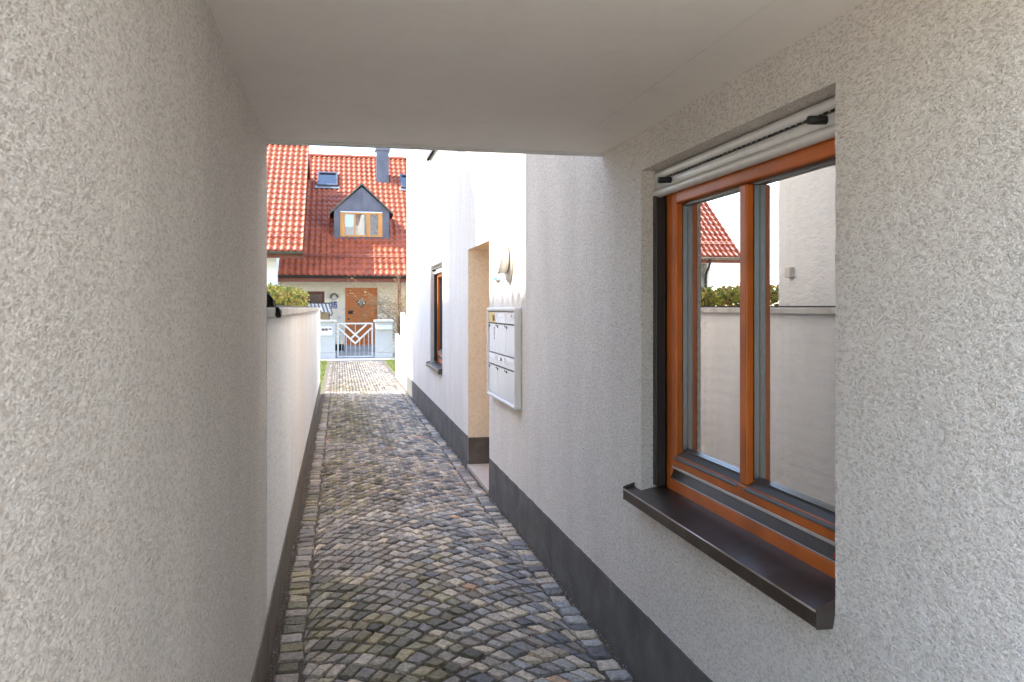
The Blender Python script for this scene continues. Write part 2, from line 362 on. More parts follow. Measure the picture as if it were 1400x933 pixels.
# ------------------------------------------------------------------ cobbled path
def cobbles():
    V = []; F = []; C = []; S = []
    YE = 24.95
    def stone(q, color, n, h):
        """q: four corner points (x, y), counter-clockwise"""
        q = np.array(q, float); c = q.mean(0)
        d = q - c; ln = np.linalg.norm(d, axis=1, keepdims=True)
        gap = rng.uniform(.004, .009)
        q = c + d * np.clip(1 - gap / np.maximum(ln, .02), .5, 1) + rng.normal(0, .0028, (4, 2))
        tilt = rng.normal(0, .055, 2); seed = rng.uniform(0, 90, 2)
        base = len(V)
        hh = h + rng.normal(0, .0022)
        for a in range(n + 1):
            for b in range(n + 1):
                u, v = a / n, b / n
                # keep an extra ring close to the rim so that the edge is round, not conical
                u = .5 + .5 * math.copysign(abs(2 * u - 1) ** .42, 2 * u - 1); v = .5 + .5 * math.copysign(abs(2 * v - 1) ** .42, 2 * v - 1)
                p = (1 - u) * (1 - v) * q[0] + u * (1 - v) * q[1] + u * v * q[2] + (1 - u) * v * q[3]
                e = max(abs(2 * u - 1), abs(2 * v - 1))
                rim = a in (0, n) or b in (0, n)
                z = hh + np.dot(tilt, p - c) * .8 - .004 * e ** 6
                if n > 3: z += .0045 * mnoise.noise(Vector((p[0] * 30 + seed[0], p[1] * 30, seed[1]))) + .003 * mnoise.noise(Vector((p[0] * 75 + seed[0], p[1] * 75, seed[1])))
                if rim:
                    z -= .02
                    p = p + (p - c) * .02
                    p = p + np.array([mnoise.noise(Vector((p[0] * 45, p[1] * 45, 1))), mnoise.noise(Vector((p[0] * 45, p[1] * 45, 7)))]) * .0035
                elif a in (1, n - 1) or b in (1, n - 1):
                    p = p + np.array([mnoise.noise(Vector((p[0] * 60, p[1] * 60, 1))), mnoise.noise(Vector((p[0] * 60, p[1] * 60, 7)))]) * .0035
                V.append((p[0], p[1], z))
        for a in range(n):
            for b in range(n):
                i = base + a * (n + 1) + b
                F.append((i, i + n + 1, i + n + 2, i + 1)); C.append(color); S.append(0 < a < n - 1 and 0 < b < n - 1)
    greys = [(.20, .19, .18), (.25, .235, .22), (.17, .165, .16), (.22, .195, .165), (.29, .26, .22), (.24, .21, .18)]
    blues = [(.18, .185, .20), (.21, .215, .23), (.13, .14, .165), (.26, .26, .265), (.23, .235, .24), (.12, .125, .145)]
    tans = [(.40, .34, .25), (.37, .31, .23), (.45, .39, .29), (.34, .28, .21), (.42, .37, .31)]
    oranges = [(.42, .25, .13), (.40, .22, .12)]
    moss = [(.19, .17, .085), (.24, .21, .11), (.15, .145, .09), (.25, .225, .14), (.20, .19, .15), (.11, .105, .075)]
    def colour(x, y):
        r = rng.random()
        t = (x - XL) / (XR - XL)
        pm = max(0, 1.4 - abs(t - .15) * 2.7) * (1 if y < 17 else .3)
        nn = .5 + .8 * mnoise.noise(Vector((x * 2, y * .6, 3)))
        if r < pm * max(0, min(1.1, 2.4 * nn - .75)): base = moss
        else:
            r = rng.random()
            pt = .10 + .17 * max(0, min(1, (t - .25) * 2)); pb = max(0, min(.62, (t - .42) * 1.5))
            base = oranges if r < .004 else tans if r < pt else blues if r < pt + pb else greys
        k = base[rng.integers(len(base))]
        g = 1.34 * rng.uniform(.62, 1.28) * (1.05 if y < 16 else .56)  # far stones coloured darker to offset the direct sun beyond the shadow line
        gm = sum(k) / 3; k = [(c * .66 + gm * .34) * g * t_ for c, t_ in zip(k, (1.10, 1.0, .88))]; mxk = max(1, max(k) / .56); return tuple(c / mxk for c in k)
    def lod(y): return 6 if y < 6.5 else 4 if y < 11 else 3
    # straight border rows
    for (xa, xb, ph) in ((-.287, -.162, 0), (1.12, 1.236, .7)):
        y = 2.1 + ph * .1
        while y < YE:
            dy = rng.uniform(.088, .122)
            ja, jb = rng.normal(0, .006, 2)
            sk = (.004 + .05 * max(0, xa + .1)) if xa < .5 else -.012; ln_ = .10 * max(0, xa + .05) if xa < .5 else 0
            stone([(xa + ja, y), (xb + jb, y + sk), (xb + jb + ln_, y + dy + sk), (xa + ja + ln_, y + dy)], colour((xa + xb) / 2, y), lod(y), .012)
            y += dy + rng.uniform(0, .006)
    # segmental middle: two families of curves y = a(x) + i*dy and y = b(x) + j*dy
    x0, x1 = -.168, 1.125; xc = (x0 + x1) / 2; dy = .137
    xs = np.linspace(x0 - .15, x1 + .15, 900); slope = np.interp(xs, [x0, x1], [2.15, .06])
    a = np.cumsum(slope) * (xs[1] - xs[0]); a -= np.interp(xc, xs, a)
    b = np.interp(2 * xc - xs, xs, a); g = a - b
    mm = range(int(math.ceil(g.min() / dy)) - 1, int(math.floor(g.max() / dy)) + 2)
    xm = {m: float(np.interp(m * dy, g, xs)) for m in mm}
    am = {m: float(np.interp(xm[m], xs, a)) for m in mm}
    n0 = int((2.0 - a.max()) / dy) - 2; n1 = int((YE - a.min()) / dy) + 2
    jit = {}
    def vert(i, m):
        k = (i, m)
        if k not in jit:
            x = xm[m] + rng.normal(0, .006); y = am[m] + i * dy + rng.normal(0, .007)
            jit[k] = (min(max(x, x0), x1), y)
        return jit[k]
    ms = list(mm)
    for i in range(n0, n1):
        for m in ms[1:-1]:
            # corners: (A_i,B_j) left/right/top/bottom
            try: q = [vert(i, m), vert(i, m + 1), vert(i + 1, m), vert(i + 1, m - 1)]
            except KeyError: continue
            cx = sum(p[0] for p in q) / 4; cy = sum(p[1] for p in q) / 4
            if cy < 2.1 or cy > YE - .03 or cx < x0 + .006 or cx > x1 - .006: continue
            if (max(p[0] for p in q) - min(p[0] for p in q)) < .028: continue
            stone(q, colour(cx, cy), lod(cy), .013)
    me = bpy.data.meshes.new('cobblestone_path'); me.from_pydata(V, [], F); me.materials.append(M['stone'])
    me.polygons.foreach_set('use_smooth', S)
    at = me.attributes.new('col', 'FLOAT_COLOR', 'FACE')
    at.data.foreach_set('color', np.array([[*c, 1] for c in C], dtype=np.float32).ravel())
    o = bpy.data.objects.new('cobblestone_path', me); col.objects.link(o); o['kind'] = 'structure'
    MB().box(-.345, 1.31, -9, 25.2, -.3, .0015).build('path_bed', M['joint'], kind='structure')
cobbles()

# ------------------------------------------------------------------ the white house with the passage
house = thing('white_house', 'white rendered house on the right with orange framed windows, dark plinth and a covered passage', 'house', (XR, 8, 0))
WIN = (1.927, 3.336, .80, 2.185, .092); FARW = 8.385
HO = [WIN, (WIN[0] + FARW, WIN[1] + FARW, WIN[2], WIN[3], .092), (6.99, 8.19, -.05, 2.18, .36), (WIN[0] + FARW, WIN[1] + FARW, 3.73, 5.115, .092)]
def facade():
    ys = [RB, .4] + lin(.4, 4.6, .021) + lin(4.6, 15.9, .35)
    zs = lin(.285, 2.36, .021) + lin(2.36, 7.4, .5) + [-.05]
    vs, fs, rev = wall_x(None, XR, ys, zs, HO, amp=.0016, fine=(.4, 4.6))
    # plaster part: above the plinth
    up = [f for f in fs if max(vs[i][2] for i in f) > .30]
    mb = MB(); mb.add(vs, up, smooth=False)
    mb.add(vs, [f for h, f in rev if h is not HO[2]])
    mb.box(XR + .02, 8, RB, 15.9, 7.4, 7.5)
    mb.quad((8, RB, 0), (8, 15.9, 0), (8, 15.9, 7.4), (8, RB, 7.4))
    mb.quad((XR, 15.9, 0), (8, 15.9, 0), (8, 15.9, 7.4), (XR, 15.9, 7.4))
    mb.quad((XR, RB, 0), (8, RB, 0), (8, RB, 7.4), (XR, RB, 7.4))
    wall = mb.build('wall', M['plaster'], house, house)
    # door recess lining in sand-coloured render
    mb = MB(); mb.add(vs, [f for h, f in rev if h is HO[2]])
    mb.build('recess_lining', M['plaster_sand'], house, house)
    pl = MB()
    for y0, y1 in ((RB, 6.988), (8.192, 15.905)):
        yy = lin(y0, y1, .03); vv = []; n_ = len(yy)
        for y in yy:
            zt = .312 + .004 * mnoise.noise(Vector((y * 7, 3, 0))) + .003 * mnoise.noise(Vector((y * 31, 3, 0)))
            vv += [(XR + .3, y, -.05), (XR - .004, y, -.05), (XR - .004, y, zt), (XR + .02, y, zt)]
        pl.add(vv, [(k * 4 + q, k * 4 + q + 1, k * 4 + q + 5, k * 4 + q + 4) for k in range(n_ - 1) for q in range(3)])
    pl.box(XR + .002, XR + .36, 8.184, 8.2, -.05, .30)
    pl.box(XR + .002, XR + .36, 6.98, 6.996, -.05, .30)
    pl.build('plinth', M['plinth'], house, house, bevel=.004)
    # passage: left wall, soffit, bridging storey
    mb = MB()
    ys = lin(LB, PY, .022); zs = lin(.22, CZ, .03)
    idx = {}; v2 = []
    for i, y in enumerate(ys):
        for j, z in enumerate(zs):
            v2.append((XL + .0018 * mnoise.noise(Vector((y * 38, z * 38, 2))) + .003 * mnoise.noise(Vector((y * 3, z * 3, 2))), y, z))
    nz = len(zs)
    mb.add(v2, [(i * nz + j, (i + 1) * nz + j, (i + 1) * nz + j + 1, i * nz + j + 1) for i in range(len(ys) - 1) for j in range(nz - 1)])
    mb.quad((XL, LB, 0), (XL - .3, LB, 0), (XL - .3, LB, CZ), (XL, LB, CZ)); mb.quad((XL - .3, LB, 0), (XL - .3, PY, 0), (XL - .3, PY, CZ), (XL - .3, LB, CZ))
    mb.quad((XL, PY, 0), (XL - .3, PY, 0), (XL - .3, PY, CZ), (XL, PY, CZ))
    mb.build('passage_wall', M['plaster'], house, house)
    MB().box(XL - .02, XL + .006, LB, PY, -.05, .22).build('passage_plinth', M['plinth_brown'], house, house, bevel=.004)
    mb = MB(); mb.box(XL - .001, XR + .001, PB, PY, CZ, CZ + .1)
    mb.build('soffit', M['ceiling'], house, house)
    mb = MB(); mb.box(XL - .33, XR - .002, PB, PY + .004, CZ + .02, 7.0)
    mb.build('bridging_storey', M['plaster_far'], house, house)
    mb = MB(); mb.box(XL - .3, XR - .003, PY + .004, PY + .022, CZ - .012, CZ + .05); mb.box(XL - .3, XR - .003, PY - .012, PY + .003, CZ - .008, CZ - .0005)
    mb.build('drip_profile', M['white_metal'], house, house)
    MB().box(1.035, 1.0375, .6, 3.3, CZ - .0012, CZ - .0004).build('hairline_crack', M['crack'], house, house)
    # left wing behind the low wall
    mb = MB(); mb.box(-4, -.60, 3.0, 5.95, -.05, 7.0)
    mb.build('side_wing', M['plaster_far'], house, house)
    # roof over the right wing
    mb = MB()
    mb.prism([(XR - .3, RB - .2, 7.45), (8.3, RB - .2, 7.45), (4.6, RB - .2, 9.6)], (0, 15.95, 0))
    mb.build('roof', M['tile'], house, house)
    MB().box(XR - .012, XR + .36, 6.997, 8.183, -.05, .035).build('threshold', M['threshold'], house, house, bevel=.003)
    d = MB(); d.box(XR + .355, XR + .40, 6.99, 8.19, .03, 2.18)
    dr = d.build('entrance_door', M['orange_far'], house, house)
    h = MB(); h.tube([(XR + .335, 7.15, .85), (XR + .335, 7.15, 1.35)], .012); h.build('door_handle', M['alu_bright'], dr, house)
    # room behind the near window
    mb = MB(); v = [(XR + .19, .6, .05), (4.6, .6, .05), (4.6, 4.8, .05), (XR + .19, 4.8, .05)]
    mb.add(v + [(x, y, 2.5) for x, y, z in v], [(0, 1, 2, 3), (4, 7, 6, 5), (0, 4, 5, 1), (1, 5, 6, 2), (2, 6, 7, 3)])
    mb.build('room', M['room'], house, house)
facade()

def back_blocker():
    MB().box(XR + .01, XR + .25, -2.6, RB - .002, -.05, 3.6).build('added_light_blocker', M['blocker'], house, house)  # unseen wall added to block sky and bounce light from behind
back_blocker()

def rail(mb, x0, x1, y0, y1, z0, z1, wy, wz0, wz1):
    mb.box(x0, x1, y0, y0 + wy, z0, z1); mb.box(x0, x1, y1 - wy, y1, z0, z1)
    mb.box(x0, x1, y0 + wy, y1 - wy, z0, z0 + wz0); mb.box(x0, x1, y0 + wy, y1 - wy, z1 - wz1, z1)

def window():
    y0, y1 = WIN[0], WIN[1]
    fx = XR + .098
    mb = MB(); yn = y0 - .11; rail(mb, fx, fx + .075, yn, y1 - .038, .83, 2.14, .052, .056, .05)
    fr = mb.build('window', M['orange'], house, house, bevel=.006)
    def sub(n, m, mat, bev=0): return m.build(n, M[mat], fr, house, bevel=bev)
    # sash with its glazing bar
    sx = fx - .012; sy0, sy1 = yn + .088, y1 - .116; sz0, sz1 = .947, 2.076
    mb = MB(); rail(mb, sx, sx + .06, sy0, sy1, sz0, sz1, .046, .050, .050)
    sub('sash', mb, 'orange', .007)
    ym = 2.605
    mb = MB(); mb.box(sx + .004, sx + .046, ym - .024, ym + .024, sz0 + .05, sz1 - .056); sub('glazing_bar', mb, 'orange', .005)
    # dark rebate between frame and sash
    hole = MB()
    rail(hole, fx + .02, fx + .07, yn + .053, y1 - .091, .8865, 2.089, .04, .08, .02); sub('rebate', hole, 'rebate')
    # grey glazing beads: vertical dark seals and the sloped drip bead below each pane
    for k_, (a, b) in enumerate(((sy0 + .046, ym - .024), (ym + .024, sy1 - .046))):
        gb = MB().prism([(sx - .006, a + .002, sz0 + .032), (sx + .046, a + .002, sz0 + .051), (sx + .046, a + .002, sz0 + .068), (sx + .034, a + .002, sz0 + .066), (sx - .006, a + .002, sz0 + .042)], (0, b - a - .004, 0))
        sub('drip_bead', gb, 'bead', .003)
        ds = MB(); rail(ds, sx + .030, sx + .049, a + .001, b - .001, sz0 + .0685, sz1 - .0505, .009, .005, .009)
        sub('glass_seal', ds, 'alu_dark')
        mb = MB()
        for k, x in enumerate((sx + .05, sx + .068)):
            t = .0028 * k
            mb.quad((x + t, a - .008, sz0 + .05), (x + t, a - .008, sz1 - .05), (x - t * .3, b + .008, sz1 - .05), (x - t * .3, b + .008, sz0 + .05))
        sub('pane', mb, 'glass')
        for yy in (a + .012, b - .024): sub('spacer_bar', MB().box(sx + .054, sx + .066, yy, yy + .012, sz0 + .07, sz1 - .052), 'alu_grey')
    # weather rail between the lower frame and the sash
    mb = MB()
    mb.prism([(fx - .002, yn + .056, .889), (fx + .03, yn + .056, .889), (fx + .03, yn + .056, .93), (fx + .014, yn + .056, .93)], (0, y1 - yn - .14, 0))
    sub('weather_rail', mb, 'rail_brown', .002)
    mb = MB(); sub('rail_edge', MB().box(fx + .0, fx + .02, yn + .056, y1 - .095, .932, .943), 'alu_bright', .002)
    sub('rail_lip', MB().box(fx - .004, fx + .008, yn + .056, y1 - .095, .889, .8915), 'alu_bright', .001)
    # guide rails of the roller shutter
    for ya, yb in ((y0 + .001, y0 + .012), (y1 - .037, y1 - .001)):
        sub('guide_rail', MB().box(XR + .052, XR + .096, ya, yb, .845, 2.09), 'rail_brown', .002)
    # roller shutter: two rounded slats and the end bar
    mb = MB()
    def slat(z0, z1, x, depth):
        n = 8; pts = []
        for i in range(n + 1):
            t = i / n; pts.append((x - depth * math.sin(math.pi * t) ** .7, y0 + .006, z0 + (z1 - z0) * t))
        pts += [(x + .012, y0 + .006, z1), (x + .012, y0 + .006, z0)]
        mb.prism(pts, (0, y1 - y0 - .012, 0))
    slat(2.142, 2.178, XR + .066, .012); slat(2.103, 2.136, XR + .066, .007); slat(2.068, 2.101, XR + .062, .014)
    sh = sub('roller_shutter', mb, 'white_slat')
    mb = MB(); k = y0 + .02
    while k < y1 - .04:
        mb.box(XR + .056, XR + .06, k, k + .022, 2.1365, 2.1405); k += .034
    sub('vent_slot', mb, 'black')
    for yy in (2.06, 3.155):
        mb = MB(); mb.tube([(XR + .058, yy, 2.119), (XR + .012, yy + .002, 2.117), (XR + .008, yy + .002, 2.117)], [.0125, .0125, .0105], 18)
        mb.tube([(XR + .0095, yy + .002, 2.117), (XR + .006, yy + .002, 2.117)], .0118, 18)
        sub('shutter_stop', mb, 'rubber')
    # window sill sheet with front lip and turned-up ends
    ya, yb = y0 + .003, y1 + .085
    mb = MB()
    bx, bz, ex, ez = XR + .10, .842, XR - .05, .812
    mb.prism([(bx, ya + .004, bz), (ex, ya + .004, ez), (ex, ya + .004, ez - .044), (ex + .004, ya + .004, ez - .044), (ex + .004, ya + .004, ez - .006), (bx, ya + .004, bz - .006)], (0, yb - ya - .008, 0))
    for q in (ya, yb - .004):
        mb.prism([(bx - .005, q - .0003, bz + .028), (ex - .002, q - .0003, ez + .012), (ex - .002, q - .0003, ez - .046), (ex + .045, q - .0003, ez - .046), (ex + .052, q - .0003, ez - .012), (bx - .005, q - .0003, bz - .012)], (0, .0046, 0))
    # where the sill runs past the opening it stays in front of the render
    sub('sill', mb, 'bronze', .0026)
    sub('sill_highlight', MB().tube([(ex - .0005, ya + .006, ez + .0005), (ex - .0005, yb - .006, ez + .0005)], .0032, 8), 'highlight_bronze')  # lighter bead paints a bright highlight along the sill's front edge
    mb = MB(); mb.box(fx - .0042, fx - .001, y0 + .12, y0 + .15, .898, .914); sub('sticker', mb, 'red')
    # pleated blind in the lower half, inside
    mb = MB(); n = 28; zb, zt = .96, 1.585
    pts = [(XR + .196 + (.022 if i % 2 else 0), zb + (zt - zb) * i / n) for i in range(n + 1)]
    for (xa, za), (xb, zb_) in zip(pts[:-1], pts[1:]): mb.quad((xa, sy0, za), (xb, sy0, zb_), (xb, sy1, zb_), (xa, sy1, za))
    mb.box(XR + .2, XR + .222, sy0, sy1, 1.585, 1.603)
    sub('pleated_blind', mb, 'blind')
    return fr
win = window()
def copy_part(o, off):
    c = o.copy(); col.objects.link(c); c.parent = o.parent; c.location = Vector(o.location) + Vector(off)
    for ch in list(o.children):
        k = ch.copy(); col.objects.link(k); k.parent = c
    return c
copy_part(win, (0, FARW, 0)); copy_part(win, (0, FARW, 2.93))

# ------------------------------------------------------------------ fittings on the right wall
def wall_lamp():
    cy, cz = 6.13, 1.94
    t = thing('wall_lamp', 'round white drum lamp on a disc plate above the letterboxes', 'lamp', (XR, cy, cz))
    mb = MB(); mb.tube([(XR + .002, cy, cz), (XR - .012, cy, cz), (XR - .016, cy, cz)], [.146, .146, .14], 48); mb.build('back_plate', M['lamp_plate'], t, t)
    mb = MB(); mb.tube([(XR - .014, cy, cz + .03), (XR - .034, cy, cz + .03)], .098, 40); mb.build('gap_ring', M['tan'], t, t)
    mb = MB(); mb.tube([(XR - .026, cy, cz + .03), (XR - .028, cy, cz + .03), (XR - .088, cy, cz + .03), (XR - .096, cy, cz + .03), (XR - .099, cy, cz + .03)], [.104, .114, .114, .108, .092], 48)
    mb.build('drum', M['lamp_glass'], t, t)
wall_lamp()
def wall_sign():
    t = thing('house_number_sign', 'small pale sign with a teal band on the right wall, below the drum lamp', 'sign', (XR, 6.62, 1.86))
    MB().box(XR - .022, XR + .001, 6.50, 6.68, 1.822, 1.89).build('plate', M['white_metal'], t, t, bevel=.003)
    MB().box(XR - .0255, XR - .0222, 6.51, 6.67, 1.826, 1.846).build('band', M['teal'], t, t)
wall_sign()
def letterboxes():
    y0, y1, z0, z1 = 5.70, 6.83, .875, 1.602
    t = thing('letterbox_unit', 'white wall unit of six letterboxes beside the recessed entrance', 'letterbox', (XR, (y0 + y1) / 2, z0))
    mb = MB(); rail(mb, XR - .052, XR + .001, y0, y1, z0, z1, .028, .028, .028)
    mb.build('frame', M['white_metal'], t, t, bevel=.010)
    MB().box(XR - .02, XR, y0 + .027, y1 - .027, z0 + .027, z1 - .027).build('back_panel', M['alu_dark'], t, t)
    iw = (y1 - y0 - .064) / 3; ih = (z1 - z0 - .07) / 2
    for r in range(2):
        for c in range(3):
            ya = y0 + .032 + c * iw + .003; yb = ya + iw - .006
            za = z0 + .032 + r * (ih + .006); zb = za + ih
            d = MB().box(XR - .036, XR - .019, ya, yb, za, zb - .098).build('letterbox_door', M['white_box'], t, t, bevel=.003)
            MB().box(XR - .040, XR - .019, ya, yb, zb - .09, zb - .004).build('flap', M['white_box'], d, t, bevel=.004)
            MB().box(XR - .0415, XR - .0395, ya + .05, yb - .06, zb - .045, zb - .015).build('name_plate', M['white_paint'], d, t)
            MB().tube([(XR - .030, yb - .03, zb - .118), (XR - .0415, yb - .03, zb - .118)], .010, 12).build('lock', M['dark_metal'], d, t)
            MB().tube([(XR - .030, ya + .03, zb - .112), (XR - .041, ya + .03, zb - .112)], .007, 10).build('catch', M['dark_metal'], d, t)
            MB().box(XR - .0395, XR - .0361, ya + .01, yb - .01, zb - .0972, zb - .091).build('slot', M['dark_metal'], d, t)
            if r == 1 and c == 2:
                MB().box(XR - .0425, XR - .0402, ya + .06, yb - .005, zb - .088, zb - .008).build('yellow_sticker', M['yellow'], d, t)
                MB().box(XR - .0432, XR - .0426, ya + .07, ya + .16, zb - .075, zb - .03).build('sticker_print', M['brown_mark'], d, t)
                mk = MB(); 
                for q in range(5): mk.box(XR - .0375, XR - .0362, ya + .10, ya + .135 - .012 * (q % 2), zb - .225 + q * .021, zb - .21 + q * .021)
                mk.build('vertical_lettering', M['brown_mark'], d, t)
            if r == 0 and c == 1:
                mk = MB(); mk.box(XR - .0428, XR - .0416, ya + .13, ya + .19, zb - .046, zb - .02); mk.build('dark_emblem', M['brown_mark'], d, t)
            if r == 1 and c == 0:
                mk = MB(); mk.box(XR - .0428, XR - .0416, ya + .11, ya + .14, zb - .04, zb - .02); mk.build('red_emblem', M['red'], d, t)
letterboxes()
tag(MB().box(XR - .035, XR + .001, 15.44, 15.56, 2.0, 2.1).build('sensor_box', M['lamp_plate'], bevel=.006), 'small cream sensor box high at the far corner of the right house wall', 'sensor')

# ------------------------------------------------------------------ low wall on the left
tag(MB().box(-.602, -.56, 5.72, 5.80, 1.83, 1.91).build('socket_box', M['lamp_plate'], bevel=.006), 'small pale socket box on the white wall mirrored in the near window', 'socket')
def low_wall():
    t = thing('garden_wall', 'low white rendered wall with a pale stone coping continuing the left side of the alley', 'wall', (-.45, 10, 0))
    ya, yb = PY + .002, 15.75
    dx = -.038
    mb = MB()
    mb.prism([(XL, ya, .22), (XL - .26, ya, .22), (XL - .26, ya, 1.555), (XL, ya, 1.555)], (dx, yb - ya, 0))
    mb.build('wall', M['plaster_far'], t, t)
    MB().prism([(XL + .007, ya, -.05), (XL - .25, ya, -.05), (XL - .25, ya, .219), (XL + .007, ya, .219)], (dx, yb - ya, 0)).build('plinth', M['plinth_brown'], t, t, bevel=.003)
    mb = MB(); y = ya
    while y < yb - .1:
        e = min(y + 1.98, yb + .03)
        k0 = dx * (y - ya) / (yb - ya)
        mb.prism([(XL + .035 + k0, y + .004, 1.556), (XL - .30 + k0, y + .004, 1.556), (XL - .30 + k0, y + .004, 1.601), (XL + .035 + k0, y + .004, 1.601)], (dx * (e - y) / (yb - ya), e - y - .008, 0)); y = e
    mb.build('coping', M['coping'], t, t, bevel=.006)
    mb = MB(); mb.prism([(XL + .012, ya + .3, 1.602), (XL - .28, ya + .3, 1.602), (XL - .28, ya + .3, 1.613), (XL + .012, ya + .3, 1.613)], (dx, 9.4, 0))
    mb.build('cover_sheet', M['dark_metal'], t, t)
low_wall()
def crumpled():
    # crumpled black sheet at the near end of the coping
    V = []; F = []
    pr = [(-.12, -.02, .02), (-.10, .05, .0), (-.03, .068, .01), (.012, .064, .03), (.030, .045, .015), (.034, .012, .03), (.052, -.005, .012), (.068, -.026, .03), (.058, -.05, .01), (.040, -.046, .02), (.022, -.02, .0), (-.06, -.03, -.01)]
    for k in range(6):
        for i, (x, z, q) in enumerate(pr):
            r = 1 - .10 * k
            V.append((XL + x * r + random.uniform(-.009, .009), PY + .02 + k * .05 + q, 1.60 + z * r + random.uniform(-.012, .012)))
    m = len(pr)
    for k in range(5):
        for i in range(m): F.append((k * m + i, k * m + (i + 1) % m, (k + 1) * m + (i + 1) % m, (k + 1) * m + i))
    F.append(tuple(range(m - 1, -1, -1))); F.append(tuple(range(5 * m, 6 * m)))
    tag(MB().add(V, F).build('crumpled_cover', M['bag'], bevel=.003), 'crumpled black cover at the near end of the low wall coping', 'cover')
crumpled()

# ------------------------------------------------------------------ vegetation helpers
def leaf_card(mb, p, size, c, up=.4):
    d = Vector((random.gauss(0, 1), random.gauss(0, 1), random.gauss(0, 1) + up)).normalized()
    a = d.orthogonal().normalized(); b = d.cross(a); th = random.uniform(0, 6.28)
    a, b = a * math.cos(th) + b * math.sin(th), b * math.cos(th) - a * math.sin(th)
    l = size * random.uniform(.7, 1.25); wd = l * .55
    p = Vector(p)
    mb.add([p - a * l * .5, p + b * wd * .5 + d * l * .08, p + a * l * .5, p - b * wd * .5 + d * l * .08], [(0, 1, 2, 3)], c)
def hedge():
    t = thing('hedge', 'clipped yellow-green hedge growing behind the low left wall', 'hedge', (-.75, 10.5, 0))
    mb = MB(); x0, x1, y0, y1 = -1.25, -.62, 6.35, 15.2
    pal = [(.50, .42, .06), (.38, .36, .05), (.22, .24, .04), (.52, .45, .11), (.13, .17, .03), (.28, .16, .06), (.42, .40, .09)]
    def top(x, y): return 1.625 + .016 * y + .03 * mnoise.noise(Vector((x * 3, y * 2.2, 0)))
    for i in range(34000):
        r = random.random(); y = random.uniform(y0, y1)
        if r < .42: x = random.uniform(x0, x1); z = top(x, y) + random.gauss(0, .03) - abs(random.gauss(0, .03))
        elif r < .68: x = x1 + random.gauss(0, .035); z = top(x1, y) - abs(random.gauss(0, .3))
        elif r < .84: x = x0 + random.gauss(0, .035); z = random.uniform(.2, top(x0, y))
        elif r < .9: x = random.uniform(x0, x1); y = (y0 if random.random() < .5 else y1) + random.gauss(0, .04); z = random.uniform(.2, top(x, y))
        else: x = random.uniform(x0, x1); z = top(x, y) - random.uniform(0, .5)
        k = pal[min(6, int(abs(mnoise.noise(Vector((x * 4, y * 3, z * 4)))) * 9 + random.random() * 3.2))]
        leaf_card(mb, (x, y, z), .055, tuple(c * random.uniform(.75, 1.25) for c in k))
    mb.build('foliage', M['leaf'], t, t)
    mb = MB()
    for i in range(34):
        x = random.uniform(x0 + .15, x1 - .15); y = y0 + .2 + i * .26
        mb.tube([(x, y, -.02), (x + random.gauss(0, .05), y + random.gauss(0, .05), .8), (x + random.gauss(0, .1), y + random.gauss(0, .1), 1.65)], [.016, .011, .005], 5)
    mb.build('stems', M['bark'], t, t)
hedge()

# ------------------------------------------------------------------ tiled roofs
def tiled_roof(name, x0, x1, ye, ze, yr, zr, parent, root, period=.2, course=.345, back=True, mat='tile'):
    run = yr - ye; rise = zr - ze; ln = math.hypot(run, rise); d = Vector((0, run / ln, rise / ln)); nrm = Vector((0, -rise / ln, run / ln))
    nu = int(round((x1 - x0) / period * 8)); nc = int(ln / course) + 1
    us = np.linspace(x0, x1, nu + 1); ph = (us - x0) / period % 1
    prof = np.where(ph < .62, .034 * np.sin(np.pi * ph / .62) ** .9, -.010 * np.sin(np.pi * (ph - .62) / .38))
    V = []; F = []; C = []
    tint = rng.uniform(.88, 1.12, (nc, int((x1 - x0) / period) + 2))
    for c in range(nc):
        s0 = c * course; s1 = min((c + 1) * course + .04, ln)
        wob = .007 * np.sin(2 * np.pi * ph + 1.0)
        for s, h in ((s0 - .004, -.012), (s0, .030), ((s0 * .5 + s1 * .5), .018), (s1, .002)):
            base = Vector((0, ye, ze)) + d * s
            for u, p, wv in zip(us, prof, wob):
                q = base + nrm * (p + h) + d * (wv if s < s1 - 1e-6 and h > .001 or h < 0 else 0)
                V.append((u, q.y, q.z))
        b0 = c * 4 * (nu + 1)
        for k in range(3):
            for i in range(nu):
                a = b0 + k * (nu + 1) + i
                F.append((a, a + 1, a + nu + 2, a + nu + 1)); C.append(True)
    mb = MB(); mb.add(V, F, smooth=True)
    roof = mb.build(name, M[mat], parent, root)
    # structure below the tiles, rear slope and ridge tiles
    mb = MB()
    th = .10
    mb.prism([(x0 + .02, ye + .03, ze - .015), (x0 + .02, yr, zr - .015), (x0 + .02, yr + run, ze - .015), (x0 + .02, yr + run, ze - th), (x0 + .02, yr, zr - th - .02), (x0 + .02, ye + .03, ze - th)], (x1 - x0 - .04, 0, 0))
    mb.build('roof_deck', M['redwood'], roof, root)
    mb = MB(); x = x0
    while x < x1 - .05:
        e = min(x + .40, x1 + .02)
        n = 8; r0, r1 = .125, .112; vs = []; fs = []
        for xx, r in ((x - .02, r0), (e, r1)):
            for i in range(n + 1):
                a = math.pi * i / n; vs.append((xx, yr - r * math.cos(a), zr - .02 + r * .95 * math.sin(a)))
        for i in range(n): fs.append((i, i + 1, n + 2 + i, n + 1 + i))
        fs.append(tuple(range(n, -1, -1)))
        mb.add(vs, fs, smooth=False); x = e
    mb.build('ridge_tiles', M[mat], roof, root)
    return roof

